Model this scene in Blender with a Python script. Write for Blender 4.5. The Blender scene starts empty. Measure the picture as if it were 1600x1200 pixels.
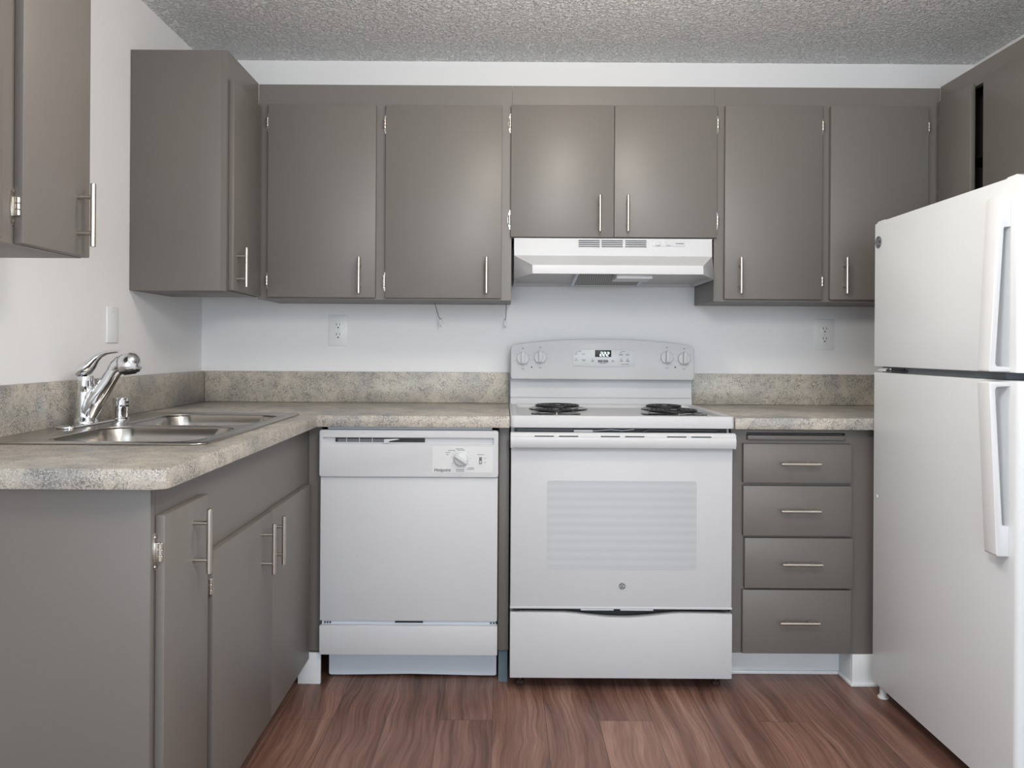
import bpy, bmesh, math
from mathutils import Vector, Matrix

S = bpy.context.scene
COL = S.collection
PI = math.pi

# ------------------------------------------------------------------ camera
cd = bpy.data.cameras.new('camera')
cam = bpy.data.objects.new('camera', cd)
COL.objects.link(cam)
cd.sensor_fit = 'HORIZONTAL'
cd.sensor_width = 36.0
cd.lens = 36.0 * 1200 / 1600
cd.shift_x = 12 / 1600
cd.shift_y = -55 / 1600
cd.clip_start = 0.05
cam.location = (0, 0, 1.15)
cam.rotation_euler = (PI / 2, 0, 0)
cam.rotation_euler = (Matrix.Rotation(PI / 2, 3, 'X') @ Matrix.Rotation(0.006, 3, 'Z')).to_euler()
S.camera = cam

# ------------------------------------------------------------------ light
S.view_settings.view_transform = 'Standard'
S.view_settings.look = 'None'
S.view_settings.gamma = 1.0
S.view_settings.use_curve_mapping = False
S.view_settings.exposure = 0.06

w = bpy.data.worlds.new('world')
S.world = w
w.use_nodes = True
w.node_tree.nodes['Background'].inputs[0].default_value = (0.80, 0.90, 1.0, 1)
w.node_tree.nodes['Background'].inputs[1].default_value = 1.0


def area(name, loc, target, sx, sy, power, col, shape='RECTANGLE'):
    l = bpy.data.lights.new(name, 'AREA')
    l.shape = shape
    l.size = sx
    l.size_y = sy
    l.energy = power
    l.color = col
    o = bpy.data.objects.new(name, l)
    COL.objects.link(o)
    o.location = loc
    o.rotation_euler = (Vector(target) - Vector(loc)).to_track_quat('-Z', 'Y').to_euler()
    return o


def globe(name, loc, r, power, col):
    l = bpy.data.lights.new(name, 'POINT')
    l.shadow_soft_size = r
    l.energy = power
    l.color = col
    o = bpy.data.objects.new(name, l)
    COL.objects.link(o)
    o.location = loc
    return o


# daylight through the wide rear window, an unseen point light added as fill for the ceiling, the kitchen ceiling globe
area('window_daylight', (0.35, -2.93, 1.3), (0.35, 3, 1.0), 2.7, 1.7, 76, (0.82, 0.93, 1.0))
globe('unseen_fill_light', (0.25, 0.90, 1.78), 0.16, 38, (1.0, 0.96, 0.91))
globe('kitchen_ceiling_globe', (0.29, 1.80, 2.14), 0.11, 20, (1.0, 0.92, 0.80))


# ------------------------------------------------------------------ materials
def lin(c):
    c = c / 255
    return c / 12.92 if c <= 0.04045 else ((c + 0.055) / 1.055) ** 2.4


def rgb(r, g, b):
    return (lin(r), lin(g), lin(b), 1)


def mat(name, col, rough=0.5, metal=0.0, coat=0.0, bump=None, spec=None, emit=None, vary=None):
    m = bpy.data.materials.new(name)
    m.use_nodes = True
    nt = m.node_tree
    b = nt.nodes['Principled BSDF']
    b.inputs['Base Color'].default_value = col
    b.inputs['Roughness'].default_value = rough
    b.inputs['Metallic'].default_value = metal
    b.inputs['Coat Weight'].default_value = coat
    b.inputs['Coat Roughness'].default_value = 0.08
    if spec is not None:
        b.inputs['Specular IOR Level'].default_value = spec
    if emit:
        b.inputs['Emission Color'].default_value = emit[0]
        b.inputs['Emission Strength'].default_value = emit[1]
    tc = nt.nodes.new('ShaderNodeTexCoord')
    if bump:
        sc, st, dist = bump
        n = nt.nodes.new('ShaderNodeTexNoise')
        n.inputs['Scale'].default_value = sc
        n.inputs['Detail'].default_value = 3
        nt.links.new(tc.outputs['Object'], n.inputs['Vector'])
        bp = nt.nodes.new('ShaderNodeBump')
        bp.inputs['Strength'].default_value = st
        bp.inputs['Distance'].default_value = dist
        nt.links.new(n.outputs['Fac'], bp.inputs['Height'])
        nt.links.new(bp.outputs['Normal'], b.inputs['Normal'])
    # a faint unevenness so no surface is perfectly uniform
    sc, amt = vary or (3.0, 0.03)
    n2 = nt.nodes.new('ShaderNodeTexNoise')
    n2.inputs['Scale'].default_value = sc
    n2.inputs['Detail'].default_value = 2
    nt.links.new(tc.outputs['Object'], n2.inputs['Vector'])
    mx = nt.nodes.new('ShaderNodeMix')
    mx.data_type = 'RGBA'
    mx.inputs[6].default_value = tuple(c * (1 - amt) for c in col[:3]) + (1,)
    mx.inputs[7].default_value = tuple(min(1, c * (1 + amt)) for c in col[:3]) + (1,)
    nt.links.new(n2.outputs['Fac'], mx.inputs[0])
    nt.links.new(mx.outputs[2], b.inputs['Base Color'])
    return m


M = {}
M['paint'] = mat('taupe_cabinet_paint', rgb(112, 107, 103), 0.42, bump=(220, 0.06, 0.001), vary=(2.0, 0.03))
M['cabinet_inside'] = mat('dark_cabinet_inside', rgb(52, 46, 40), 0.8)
M['wall'] = mat('white_wall_paint', rgb(231, 231, 233), 0.6, bump=(130, 0.12, 0.002), vary=(1.2, 0.01))
M['trim'] = mat('white_trim_paint', rgb(226, 229, 232), 0.35)
M['toe'] = mat('dusty_blue_grey_board', rgb(96, 112, 122), 0.8, vary=(30, 0.25))
M['appliance'] = mat('white_appliance_enamel', rgb(203, 204, 207), 0.38, coat=0.02, spec=0.15)
M['fridge'] = mat('white_refrigerator_enamel', rgb(227, 231, 234), 0.33, bump=(260, 0.04, 0.0006))
M['plastic'] = mat('white_plastic', rgb(230, 231, 232), 0.35)
M['platewhite'] = mat('satin_white_plate', rgb(214, 215, 216), 0.4, spec=0.3)
M['panelplastic'] = mat('pale_grey_plastic', rgb(206, 208, 210), 0.35)
M['handlewhite'] = mat('white_handle_plastic', rgb(222, 223, 225), 0.4, spec=0.3)
M['nickel'] = mat('brushed_nickel', rgb(205, 200, 192), 0.28, metal=1.0)
M['chrome'] = mat('chrome', rgb(225, 226, 228), 0.05, metal=1.0)
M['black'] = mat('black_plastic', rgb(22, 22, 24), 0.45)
M['dark'] = mat('dark_gap_metal', rgb(48, 52, 58), 0.5)
M['gasket'] = mat('grey_rubber_gasket', rgb(108, 112, 116), 0.7)
M['coil'] = mat('black_burner_coil', rgb(38, 38, 40), 0.4, metal=0.3)
M['pan'] = mat('black_drip_pan', rgb(40, 41, 43), 0.22, coat=0.5)
M['ink'] = mat('grey_print', rgb(120, 122, 126), 0.6)
M['inkdark'] = mat('dark_print', rgb(62, 64, 68), 0.6)
M['badge'] = mat('dark_grey_badge', rgb(74, 76, 78), 0.35, metal=0.4)
M['badgelight'] = mat('silver_badge_relief', rgb(196, 200, 204), 0.35, metal=0.3)
M['digits'] = mat('clock_digits', rgb(235, 245, 245), 0.5, emit=((0.9, 1, 1, 1), 2.0))
M['foot'] = mat('dark_brown_levelling_foot', rgb(62, 44, 38), 0.6)
M['bead'] = mat('translucent_white_bead', rgb(225, 228, 230), 0.2)
M['galv'] = mat('pale_blue_steel', rgb(206, 214, 224), 0.4)
M['wire'] = mat('dark_wire', rgb(58, 54, 50), 0.5)


M['steel'] = mat('brushed_stainless_steel', rgb(176, 171, 164), 0.26, metal=1.0, vary=(40, 0.03))


def ramp(nt, pts):
    r = nt.nodes.new('ShaderNodeValToRGB')
    e = r.color_ramp.elements
    while len(e) < len(pts):
        e.new(0.5)
    for i, (p, c) in enumerate(pts):
        e[i].position = p
        e[i].color = c
    return r


def laminate():
    m = bpy.data.materials.new('mottled_grey_laminate')
    m.use_nodes = True
    nt = m.node_tree
    L = nt.links.new
    b = nt.nodes['Principled BSDF']
    b.inputs['Roughness'].default_value = 0.34
    geo = nt.nodes.new('ShaderNodeNewGeometry')
    big = nt.nodes.new('ShaderNodeTexNoise')
    big.inputs['Scale'].default_value = 7
    big.inputs['Detail'].default_value = 3
    L(geo.outputs['Position'], big.inputs['Vector'])
    base = ramp(nt, [(0.30, rgb(144, 142, 140)), (0.46, rgb(177, 170, 160)), (0.62, rgb(196, 187, 174))])
    L(big.outputs['Fac'], base.inputs['Fac'])
    # squiggly dark flecks
    n1 = nt.nodes.new('ShaderNodeTexNoise')
    n1.inputs['Scale'].default_value = 95
    n1.inputs['Detail'].default_value = 4
    n1.inputs['Distortion'].default_value = 1.8
    L(geo.outputs['Position'], n1.inputs['Vector'])
    fl = ramp(nt, [(0.43, (0, 0, 0, 1)), (0.485, (1, 1, 1, 1)), (0.515, (1, 1, 1, 1)), (0.56, (0, 0, 0, 1))])
    L(n1.outputs['Fac'], fl.inputs['Fac'])
    n2 = nt.nodes.new('ShaderNodeTexNoise')
    n2.inputs['Scale'].default_value = 26
    n2.inputs['Detail'].default_value = 4
    L(geo.outputs['Position'], n2.inputs['Vector'])
    msk = ramp(nt, [(0.30, (0, 0, 0, 1)), (0.58, (1, 1, 1, 1))])
    L(n2.outputs['Fac'], msk.inputs['Fac'])
    mul = nt.nodes.new('ShaderNodeMath')
    mul.operation = 'MULTIPLY'
    L(fl.outputs['Color'], mul.inputs[0])
    L(msk.outputs['Color'], mul.inputs[1])
    sc = nt.nodes.new('ShaderNodeMath')
    sc.operation = 'MULTIPLY'
    L(mul.outputs[0], sc.inputs[0])
    sc.inputs[1].default_value = 0.85
    mx = nt.nodes.new('ShaderNodeMix')
    mx.data_type = 'RGBA'
    L(sc.outputs[0], mx.inputs[0])
    L(base.outputs['Color'], mx.inputs[6])
    mx.inputs[7].default_value = rgb(76, 75, 74)
    # fine pale speckle
    n3 = nt.nodes.new('ShaderNodeTexNoise')
    n3.inputs['Scale'].default_value = 260
    n3.inputs['Detail'].default_value = 2
    L(geo.outputs['Position'], n3.inputs['Vector'])
    sp = ramp(nt, [(0.55, (0, 0, 0, 1)), (0.68, (0.55, 0.55, 0.55, 1))])
    L(n3.outputs['Fac'], sp.inputs['Fac'])
    mx2 = nt.nodes.new('ShaderNodeMix')
    mx2.data_type = 'RGBA'
    L(sp.outputs['Color'], mx2.inputs[0])
    L(mx.outputs[2], mx2.inputs[6])
    mx2.inputs[7].default_value = rgb(212, 209, 203)
    L(mx2.outputs[2], b.inputs['Base Color'])
    return m


M['laminate'] = laminate()


def floor_mat():
    m = bpy.data.materials.new('walnut_plank_vinyl')
    m.use_nodes = True
    nt = m.node_tree
    L = nt.links.new
    b = nt.nodes['Principled BSDF']
    b.inputs['Roughness'].default_value = 0.42
    geo = nt.nodes.new('ShaderNodeNewGeometry')
    sep = nt.nodes.new('ShaderNodeSeparateXYZ')
    L(geo.outputs['Position'], sep.inputs[0])
    ax = nt.nodes.new('ShaderNodeMath')
    ax.inputs[1].default_value = 5 * 0.165 + 0.03 + 3.3
    L(sep.outputs['X'], ax.inputs[0])
    ay = nt.nodes.new('ShaderNodeMath')
    ay.inputs[1].default_value = 8.15
    L(sep.outputs['Y'], ay.inputs[0])
    cmb = nt.nodes.new('ShaderNodeCombineXYZ')
    L(ay.outputs[0], cmb.inputs['X'])
    L(ax.outputs[0], cmb.inputs['Y'])
    br = nt.nodes.new('ShaderNodeTexBrick')
    br.inputs['Color1'].default_value = (0, 0, 0, 1)
    br.inputs['Color2'].default_value = (1, 1, 1, 1)
    br.inputs['Mortar'].default_value = (0.5, 0.5, 0.5, 1)
    br.inputs['Scale'].default_value = 1
    br.inputs['Mortar Size'].default_value = 0.0007
    br.inputs['Mortar Smooth'].default_value = 0.1
    br.inputs['Brick Width'].default_value = 1.22
    br.inputs['Row Height'].default_value = 0.165
    br.offset = 0.37
    br.offset_frequency = 3
    L(cmb.outputs[0], br.inputs['Vector'])
    # shift the grain from plank to plank
    sh = nt.nodes.new('ShaderNodeMath')
    sh.operation = 'MULTIPLY'
    sh.inputs[1].default_value = 7.3
    L(br.outputs['Color'], sh.inputs[0])
    c2 = nt.nodes.new('ShaderNodeCombineXYZ')
    L(sep.outputs['X'], c2.inputs['X'])
    L(sep.outputs['Y'], c2.inputs['Y'])
    L(sh.outputs[0], c2.inputs['Z'])
    # slow warp so the grain lines bend
    wn = nt.nodes.new('ShaderNodeTexNoise')
    wn.inputs['Scale'].default_value = 1.7
    wn.inputs['Detail'].default_value = 2.5
    L(c2.outputs[0], wn.inputs['Vector'])
    wm = nt.nodes.new('ShaderNodeVectorMath')
    wm.operation = 'SCALE'
    wm.inputs['Scale'].default_value = 0.13
    L(wn.outputs['Color'], wm.inputs[0])
    wa = nt.nodes.new('ShaderNodeVectorMath')
    L(c2.outputs[0], wa.inputs[0])
    L(wm.outputs[0], wa.inputs[1])

    def stretched(sx, sy, scale, detail):
        mp = nt.nodes.new('ShaderNodeMapping')
        mp.inputs['Scale'].default_value = (sx, sy, 1)
        L(wa.outputs[0], mp.inputs['Vector'])
        n = nt.nodes.new('ShaderNodeTexNoise')
        n.inputs['Scale'].default_value = scale
        n.inputs['Detail'].default_value = detail
        n.inputs['Roughness'].default_value = 0.68
        L(mp.outputs[0], n.inputs['Vector'])
        return n
    g1 = stretched(21, 0.9, 1.0, 9)
    g2 = stretched(150, 3.4, 1.0, 5)
    col = ramp(nt, [(0.28, rgb(86, 61, 53)), (0.45, rgb(122, 89, 77)), (0.56, rgb(144, 110, 97)), (0.74, rgb(178, 143, 127))])
    L(g1.outputs['Fac'], col.inputs['Fac'])
    dk = ramp(nt, [(0.34, (0.58, 0.56, 0.56, 1)), (0.54, (1, 1, 1, 1))])
    L(g2.outputs['Fac'], dk.inputs['Fac'])
    mu = nt.nodes.new('ShaderNodeMix')
    mu.data_type = 'RGBA'
    mu.blend_type = 'MULTIPLY'
    mu.inputs[0].default_value = 0.75
    L(col.outputs['Color'], mu.inputs[6])
    L(dk.outputs['Color'], mu.inputs[7])
    tint = ramp(nt, [(0.0, (0.84, 0.82, 0.82, 1)), (1.0, (1.12, 1.09, 1.07, 1))])
    L(br.outputs['Color'], tint.inputs['Fac'])
    mt = nt.nodes.new('ShaderNodeMix')
    mt.data_type = 'RGBA'
    mt.blend_type = 'MULTIPLY'
    mt.inputs[0].default_value = 1
    L(mu.outputs[2], mt.inputs[6])
    L(tint.outputs['Color'], mt.inputs[7])
    sm = nt.nodes.new('ShaderNodeMix')
    sm.data_type = 'RGBA'
    L(br.outputs['Fac'], sm.inputs[0])
    L(mt.outputs[2], sm.inputs[6])
    sm.inputs[7].default_value = rgb(52, 38, 34)
    L(sm.outputs[2], b.inputs['Base Color'])
    bp = nt.nodes.new('ShaderNodeBump')
    bp.inputs['Strength'].default_value = 0.12
    bp.inputs['Distance'].default_value = 0.001
    L(g2.outputs['Fac'], bp.inputs['Height'])
    L(bp.outputs['Normal'], b.inputs['Normal'])
    return m


M['floor'] = floor_mat()


def ceiling_mat():
    m = bpy.data.materials.new('stippled_white_ceiling')
    m.use_nodes = True
    nt = m.node_tree
    L = nt.links.new
    b = nt.nodes['Principled BSDF']
    b.inputs['Base Color'].default_value = rgb(247, 248, 249)
    b.inputs['Roughness'].default_value = 0.38
    geo = nt.nodes.new('ShaderNodeNewGeometry')
    n = nt.nodes.new('ShaderNodeTexNoise')
    n.inputs['Scale'].default_value = 78
    n.inputs['Detail'].default_value = 2.5
    n.inputs['Distortion'].default_value = 0.6
    L(geo.outputs['Position'], n.inputs['Vector'])
    r = ramp(nt, [(0.42, (0, 0, 0, 1)), (0.62, (1, 1, 1, 1))])
    L(n.outputs['Fac'], r.inputs['Fac'])
    bp = nt.nodes.new('ShaderNodeBump')
    bp.inputs['Strength'].default_value = 1.0
    bp.inputs['Distance'].default_value = 0.011
    L(r.outputs['Color'], bp.inputs['Height'])
    L(bp.outputs['Normal'], b.inputs['Normal'])
    return m


M['ceiling'] = ceiling_mat()


def oven_glass():
    """pale screened oven glass; the dot screen and the rack rows behind it read as soft horizontal bands"""
    m = bpy.data.materials.new('pale_screened_oven_glass')
    m.use_nodes = True
    nt = m.node_tree
    L = nt.links.new
    b = nt.nodes['Principled BSDF']
    b.inputs['Roughness'].default_value = 0.12
    b.inputs['Coat Weight'].default_value = 0.6
    geo = nt.nodes.new('ShaderNodeNewGeometry')
    sep = nt.nodes.new('ShaderNodeSeparateXYZ')
    L(geo.outputs['Position'], sep.inputs[0])
    k = nt.nodes.new('ShaderNodeMath')
    k.operation = 'MULTIPLY'
    k.inputs[1].default_value = 2 * PI / 0.0285
    L(sep.outputs['Z'], k.inputs[0])
    s = nt.nodes.new('ShaderNodeMath')
    s.operation = 'SINE'
    L(k.outputs[0], s.inputs[0])
    mr = nt.nodes.new('ShaderNodeMapRange')
    mr.inputs['From Min'].default_value = -1
    mr.inputs['From Max'].default_value = 1
    L(s.outputs[0], mr.inputs['Value'])
    r = ramp(nt, [(0.0, rgb(186, 189, 193)), (1.0, rgb(191, 195, 199))])
    L(mr.outputs[0], r.inputs['Fac'])
    L(r.outputs['Color'], b.inputs['Base Color'])
    return m


M['ovenglass'] = oven_glass()


def filter_mat():
    m = bpy.data.materials.new('aluminium_filter_mesh')
    m.use_nodes = True
    nt = m.node_tree
    L = nt.links.new
    b = nt.nodes['Principled BSDF']
    b.inputs['Metallic'].default_value = 0.6
    b.inputs['Roughness'].default_value = 0.4
    geo = nt.nodes.new('ShaderNodeNewGeometry')
    mp = nt.nodes.new('ShaderNodeMapping')
    mp.inputs['Rotation'].default_value = (0, 0, PI / 4)
    L(geo.outputs['Position'], mp.inputs['Vector'])
    ck = nt.nodes.new('ShaderNodeTexChecker')
    ck.inputs['Scale'].default_value = 170
    ck.inputs['Color1'].default_value = rgb(150, 148, 142)
    ck.inputs['Color2'].default_value = rgb(30, 29, 28)
    L(mp.outputs[0], ck.inputs['Vector'])
    L(ck.outputs['Color'], b.inputs['Base Color'])
    return m


M['filter'] = filter_mat()


# ------------------------------------------------------------------ mesh building
class MB:
    """collects shapes and links them as one mesh object"""

    def __init__(self, xf=None):
        self.bm = bmesh.new()
        self.mats = []
        self.xf = xf

    def mi(self, m):
        if m not in self.mats:
            self.mats.append(m)
        return self.mats.index(m)

    def take(self, bm, m, smooth=False, xf=None, fixn=True):
        if fixn:
            bmesh.ops.recalc_face_normals(bm, faces=bm.faces[:])
        i = self.mi(m)
        t = None
        for x in (xf, self.xf):
            if x is not None:
                t = x if t is None else x @ t
        flip = t is not None and t.determinant() < 0
        vs = [self.bm.verts.new((t @ v.co) if t is not None else v.co) for v in bm.verts]
        bm.verts.index_update()
        for f in bm.faces:
            ids = [v.index for v in f.verts]
            if flip:
                ids.reverse()
            try:
                nf = self.bm.faces.new([vs[k] for k in ids])
            except ValueError:
                continue
            nf.material_index = i
            nf.smooth = smooth
        bm.free()
        return self

    def box(self, x0, x1, y0, y1, z0, z1, m, bev=0.0, seg=2, xf=None):
        bm = bmesh.new()
        x0, x1 = sorted((x0, x1)); y0, y1 = sorted((y0, y1)); z0, z1 = sorted((z0, z1))
        bmesh.ops.create_cube(bm, size=1)
        for v in bm.verts:
            v.co = Vector(((v.co.x + .5) * (x1 - x0) + x0, (v.co.y + .5) * (y1 - y0) + y0, (v.co.z + .5) * (z1 - z0) + z0))
        if bev:
            bmesh.ops.bevel(bm, geom=bm.edges[:], offset=min(bev, .45 * min(x1 - x0, y1 - y0, z1 - z0)), segments=seg,
                            profile=0.5, affect='EDGES')
        return self.take(bm, m, xf=xf)

    def cyl(self, p0, p1, r0, m, r1=None, seg=20, bev=0.0):
        p0, p1 = Vector(p0), Vector(p1)
        r1 = r0 if r1 is None else r1
        h = (p1 - p0).length
        pts = [(0, 0), (r0, 0), (r1, h), (0, h)]
        if bev:
            pts = [(0, 0), (r0 - bev, 0), (r0, bev), (r1, h - bev), (r1 - bev, h), (0, h)]
        return self.lathe(pts, m, p0, p1 - p0, seg)

    def lathe(self, prof, m, base=(0, 0, 0), axis=(0, 0, 1), seg=24, smooth=True, sy=1.0):
        bm = bmesh.new()
        rings = []
        for r, h in prof:
            if r < 1e-6:
                rings.append([bm.verts.new((0, 0, h))])
            else:
                rings.append([bm.verts.new((r * math.cos(2 * PI * k / seg), sy * r * math.sin(2 * PI * k / seg), h)) for k in range(seg)])
        for a, b in zip(rings, rings[1:]):
            for k in range(seg):
                n = (k + 1) % seg
                if len(a) == 1 and len(b) == 1:
                    continue
                if len(a) == 1:
                    bm.faces.new((a[0], b[k], b[n]))
                elif len(b) == 1:
                    bm.faces.new((a[k], a[n], b[0]))
                else:
                    bm.faces.new((a[k], a[n], b[n], b[k]))
        q = Vector(axis).to_track_quat('Z', 'Y').to_matrix().to_4x4()
        return self.take(bm, m, smooth, xf=Matrix.Translation(Vector(base)) @ q)

    def tube(self, pts, rad, m, seg=12, sq=1.0, side=None, closed=False):
        """round tube through points; sq flattens it across 'side'"""
        pts = [Vector(p) for p in pts]
        n = len(pts)
        rad = rad if isinstance(rad, (list, tuple)) else [rad] * n
        bm = bmesh.new()
        rings = []
        prev = None
        for i, p in enumerate(pts):
            if closed:
                t = pts[(i + 1) % n] - pts[i - 1]
            else:
                t = pts[min(i + 1, n - 1)] - pts[max(i - 1, 0)]
            t.normalize()
            ref = Vector(side) if side is not None else (prev if prev is not None else (Vector((0, 0, 1)) if abs(t.z) < .9 else Vector((0, 1, 0))))
            a = (ref - t * ref.dot(t)).normalized()
            b = t.cross(a)
            if side is None:
                prev = a
            rings.append([bm.verts.new(p + rad[i] * (sq * math.cos(2 * PI * k / seg) * a + math.sin(2 * PI * k / seg) * b)) for k in range(seg)])
        pairs = list(zip(rings, rings[1:]))
        if closed:
            pairs.append((rings[-1], rings[0]))
        for r0, r1 in pairs:
            for k in range(seg):
                bm.faces.new((r0[k], r0[(k + 1) % seg], r1[(k + 1) % seg], r1[k]))
        if not closed:
            bm.faces.new(rings[0])
            bm.faces.new(rings[-1])
        return self.take(bm, m, True)

    def prism(self, pts, lo, hi, m, plane='xz', bev=0.0, smooth=False):
        """extrude a 2-D outline; plane names the outline's axes"""
        bm = bmesh.new()

        def co(a, b, c):
            return {'xz': (a, c, b), 'yz': (c, a, b), 'xy': (a, b, c)}[plane]
        f = bm.faces.new([bm.verts.new(co(a, b, lo)) for a, b in pts])
        r = bmesh.ops.extrude_face_region(bm, geom=[f])
        d = Vector(co(0, 0, hi - lo))
        for v in r['geom']:
            if isinstance(v, bmesh.types.BMVert):
                v.co += d
        if bev:
            bmesh.ops.recalc_face_normals(bm, faces=bm.faces[:])
            bmesh.ops.bevel(bm, geom=bm.edges[:], offset=bev, segments=2, profile=0.5, affect='EDGES')
        return self.take(bm, m, smooth)

    def fill(self, loops, lo, hi, m, plane='xy', bev=0.0):
        """outline with holes, extruded"""
        cu = bpy.data.curves.new('outline', 'CURVE')
        cu.dimensions = '2D'
        cu.fill_mode = 'BOTH'
        for lp in loops:
            sp = cu.splines.new('POLY')
            sp.points.add(len(lp) - 1)
            for p, (a, b) in zip(sp.points, lp):
                p.co = (a, b, 0, 1)
            sp.use_cyclic_u = True
        cu.extrude = abs(hi - lo) / 2 - bev
        cu.bevel_depth = bev
        cu.bevel_resolution = 1 if bev else 0
        cu.offset = -bev
        bm = curve_bm(cu)
        mid = (lo + hi) / 2
        x = {'xy': Matrix.Translation((0, 0, mid)),
             'xz': Matrix(((1, 0, 0, 0), (0, 0, 1, mid), (0, 1, 0, 0), (0, 0, 0, 1))),
             'yz': Matrix(((0, 0, 1, mid), (1, 0, 0, 0), (0, 1, 0, 0), (0, 0, 0, 1)))}[plane]
        bmesh.ops.remove_doubles(bm, verts=bm.verts[:], dist=1e-6)
        return self.take(bm, m, xf=x)

    def text(self, s, size, xf, m, align='CENTER', depth=0.0004):
        cu = bpy.data.curves.new('lettering', 'FONT')
        cu.body = s
        cu.size = size
        cu.extrude = depth
        cu.offset = 0.0002
        cu.align_x = align
        cu.align_y = 'CENTER'
        return self.take(curve_bm(cu), m, xf=xf)

    def faces(self, verts, faces, m, smooth=False, fixn=True):
        bm = bmesh.new()
        vs = [bm.verts.new(v) for v in verts]
        for f in faces:
            bm.faces.new([vs[k] for k in f])
        return self.take(bm, m, smooth, fixn=fixn)


def curve_bm(cu):
    o = bpy.data.objects.new('tmp', cu)
    COL.objects.link(o)
    dg = bpy.context.evaluated_depsgraph_get()
    me = bpy.data.meshes.new_from_object(o.evaluated_get(dg))
    bm = bmesh.new()
    bm.from_mesh(me)
    bpy.data.objects.remove(o)
    bpy.data.curves.remove(cu)
    bpy.data.meshes.remove(me)
    return bm


WORLD = {}


def build(name, mb, parent=None, label=None, smooth_angle=38):
    """link the collected shapes as ONE object, its origin at the middle of its own shape"""
    bm = mb.bm
    lo = Vector((min(v.co.x for v in bm.verts), min(v.co.y for v in bm.verts), min(v.co.z for v in bm.verts)))
    hi = Vector((max(v.co.x for v in bm.verts), max(v.co.y for v in bm.verts), max(v.co.z for v in bm.verts)))
    org = (lo + hi) / 2
    for v in bm.verts:
        v.co -= org
    me = bpy.data.meshes.new(name)
    bm.to_mesh(me)
    bm.free()
    for m in mb.mats:
        me.materials.append(m)
    me.set_sharp_from_angle(angle=math.radians(smooth_angle))
    o = bpy.data.objects.new(name, me)
    COL.objects.link(o)
    WORLD[o] = org
    o.location = org
    if parent:
        o.parent = parent
        o.location = org - WORLD[parent]
    if label:
        o['label'] = label
    return o


def thing(name, label, cat, loc, group=None):
    o = bpy.data.objects.new(name, None)
    o.empty_display_size = 0.05
    COL.objects.link(o)
    o.location = loc
    WORLD[o] = Vector(loc)
    tag(o, label, cat, group)
    return o


def tag(o, label, cat, group=None):
    o['label'] = label
    o['category'] = cat
    if group:
        o['group'] = group
    return o


def struct(name, mb, label=None):
    o = build(name, mb)
    o['kind'] = 'structure'
    o['label'] = label or name.replace('_', ' ')
    return o


def frame(origin, u, out):
    """local axes: x along the face, y outwards from it, z up"""
    u, out = Vector(u), Vector(out)
    m = Matrix(((u.x, out.x, 0, origin[0]), (u.y, out.y, 0, origin[1]), (u.z, out.z, 1, origin[2]), (0, 0, 0, 1)))
    return m


def rrect(x0, x1, y0, y1, r, n=5):
    pts = []
    for cx, cy, a0 in ((x1 - r, y0 + r, -PI / 2), (x1 - r, y1 - r, 0), (x0 + r, y1 - r, PI / 2), (x0 + r, y0 + r, PI)):
        for k in range(n + 1):
            a = a0 + PI / 2 * k / n
            pts.append((cx + r * math.cos(a), cy + r * math.sin(a)))
    return pts


# ------------------------------------------------------------------ the room
XL, XR, YB, YR, ZC = -1.267, 1.958, 3.217, -3.0, 2.352
struct('floor', MB().box(XL - .1, XR + .1, YR - .1, YB + .1, -0.06, 0, M['floor']), 'dark walnut plank vinyl floor')
struct('ceiling', MB().box(XL - .1, XR + .1, YR - .1, YB + .1, ZC, ZC + .06, M['ceiling']), 'white stippled ceiling')
struct('wall_back', MB().box(XL - .1, XR + .1, YB, YB + .1, 0, ZC, M['wall']), 'white back wall behind the range')
struct('wall_left', MB().box(XL - .1, XL, YR, YB, 0, ZC, M['wall']), 'white left wall behind the sink')
struct('wall_right', MB().box(XR, XR + .1, YR, YB, 0, ZC, M['wall']), 'white right wall behind the refrigerator')
wx0, wx1, wz0, wz1 = -1.0, 1.7, 0.5, 2.2
b = MB()
b.fill([[(XL, 0), (XR, 0), (XR, ZC), (XL, ZC)], [(wx0, wz0), (wx0, wz1), (wx1, wz1), (wx1, wz0)]], YR - .1, YR, M['wall'], 'xz')
struct('wall_rear', b, 'white wall behind the viewer with a wide window')
b = MB()
for x in (wx0, (wx0 + wx1) / 2 - .02, wx1 - .04):
    b.box(x, x + .04, YR - .07, YR - .03, wz0, wz1, M['trim'])
for z in (wz0, wz1 - .04):
    b.box(wx0, wx1, YR - .07, YR - .03, z, z + .04, M['trim'])
struct('window_1', b, 'wide white framed window behind the viewer')
# white vinyl base below the cabinet fronts
b = MB()
b.box(-.70, -.622, 2.625, 2.637, 0, .107, M['trim'], .002)
struct('baseboard_left', b, 'short white baseboard left of the dishwasher')
b = MB()
b.box(.775, 1.199, 2.735, 2.745, 0, .108, M['trim'], .001)
b.box(.775, 1.195, 2.727, 2.737, 0, .012, M['trim'], .003)
b.box(1.199, 1.209, 2.645, 2.745, 0, .108, M['trim'], .001)
b.box(1.191, 1.201, 2.637, 2.745, 0, .012, M['trim'], .003)
b.box(1.200, 1.40, 2.635, 2.647, 0, .108, M['trim'], .002)
b.box(1.192, 1.40, 2.627, 2.637, 0, .012, M['trim'], .003)
struct('baseboard_back', b, 'white baseboard under the drawer cabinet')


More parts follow.
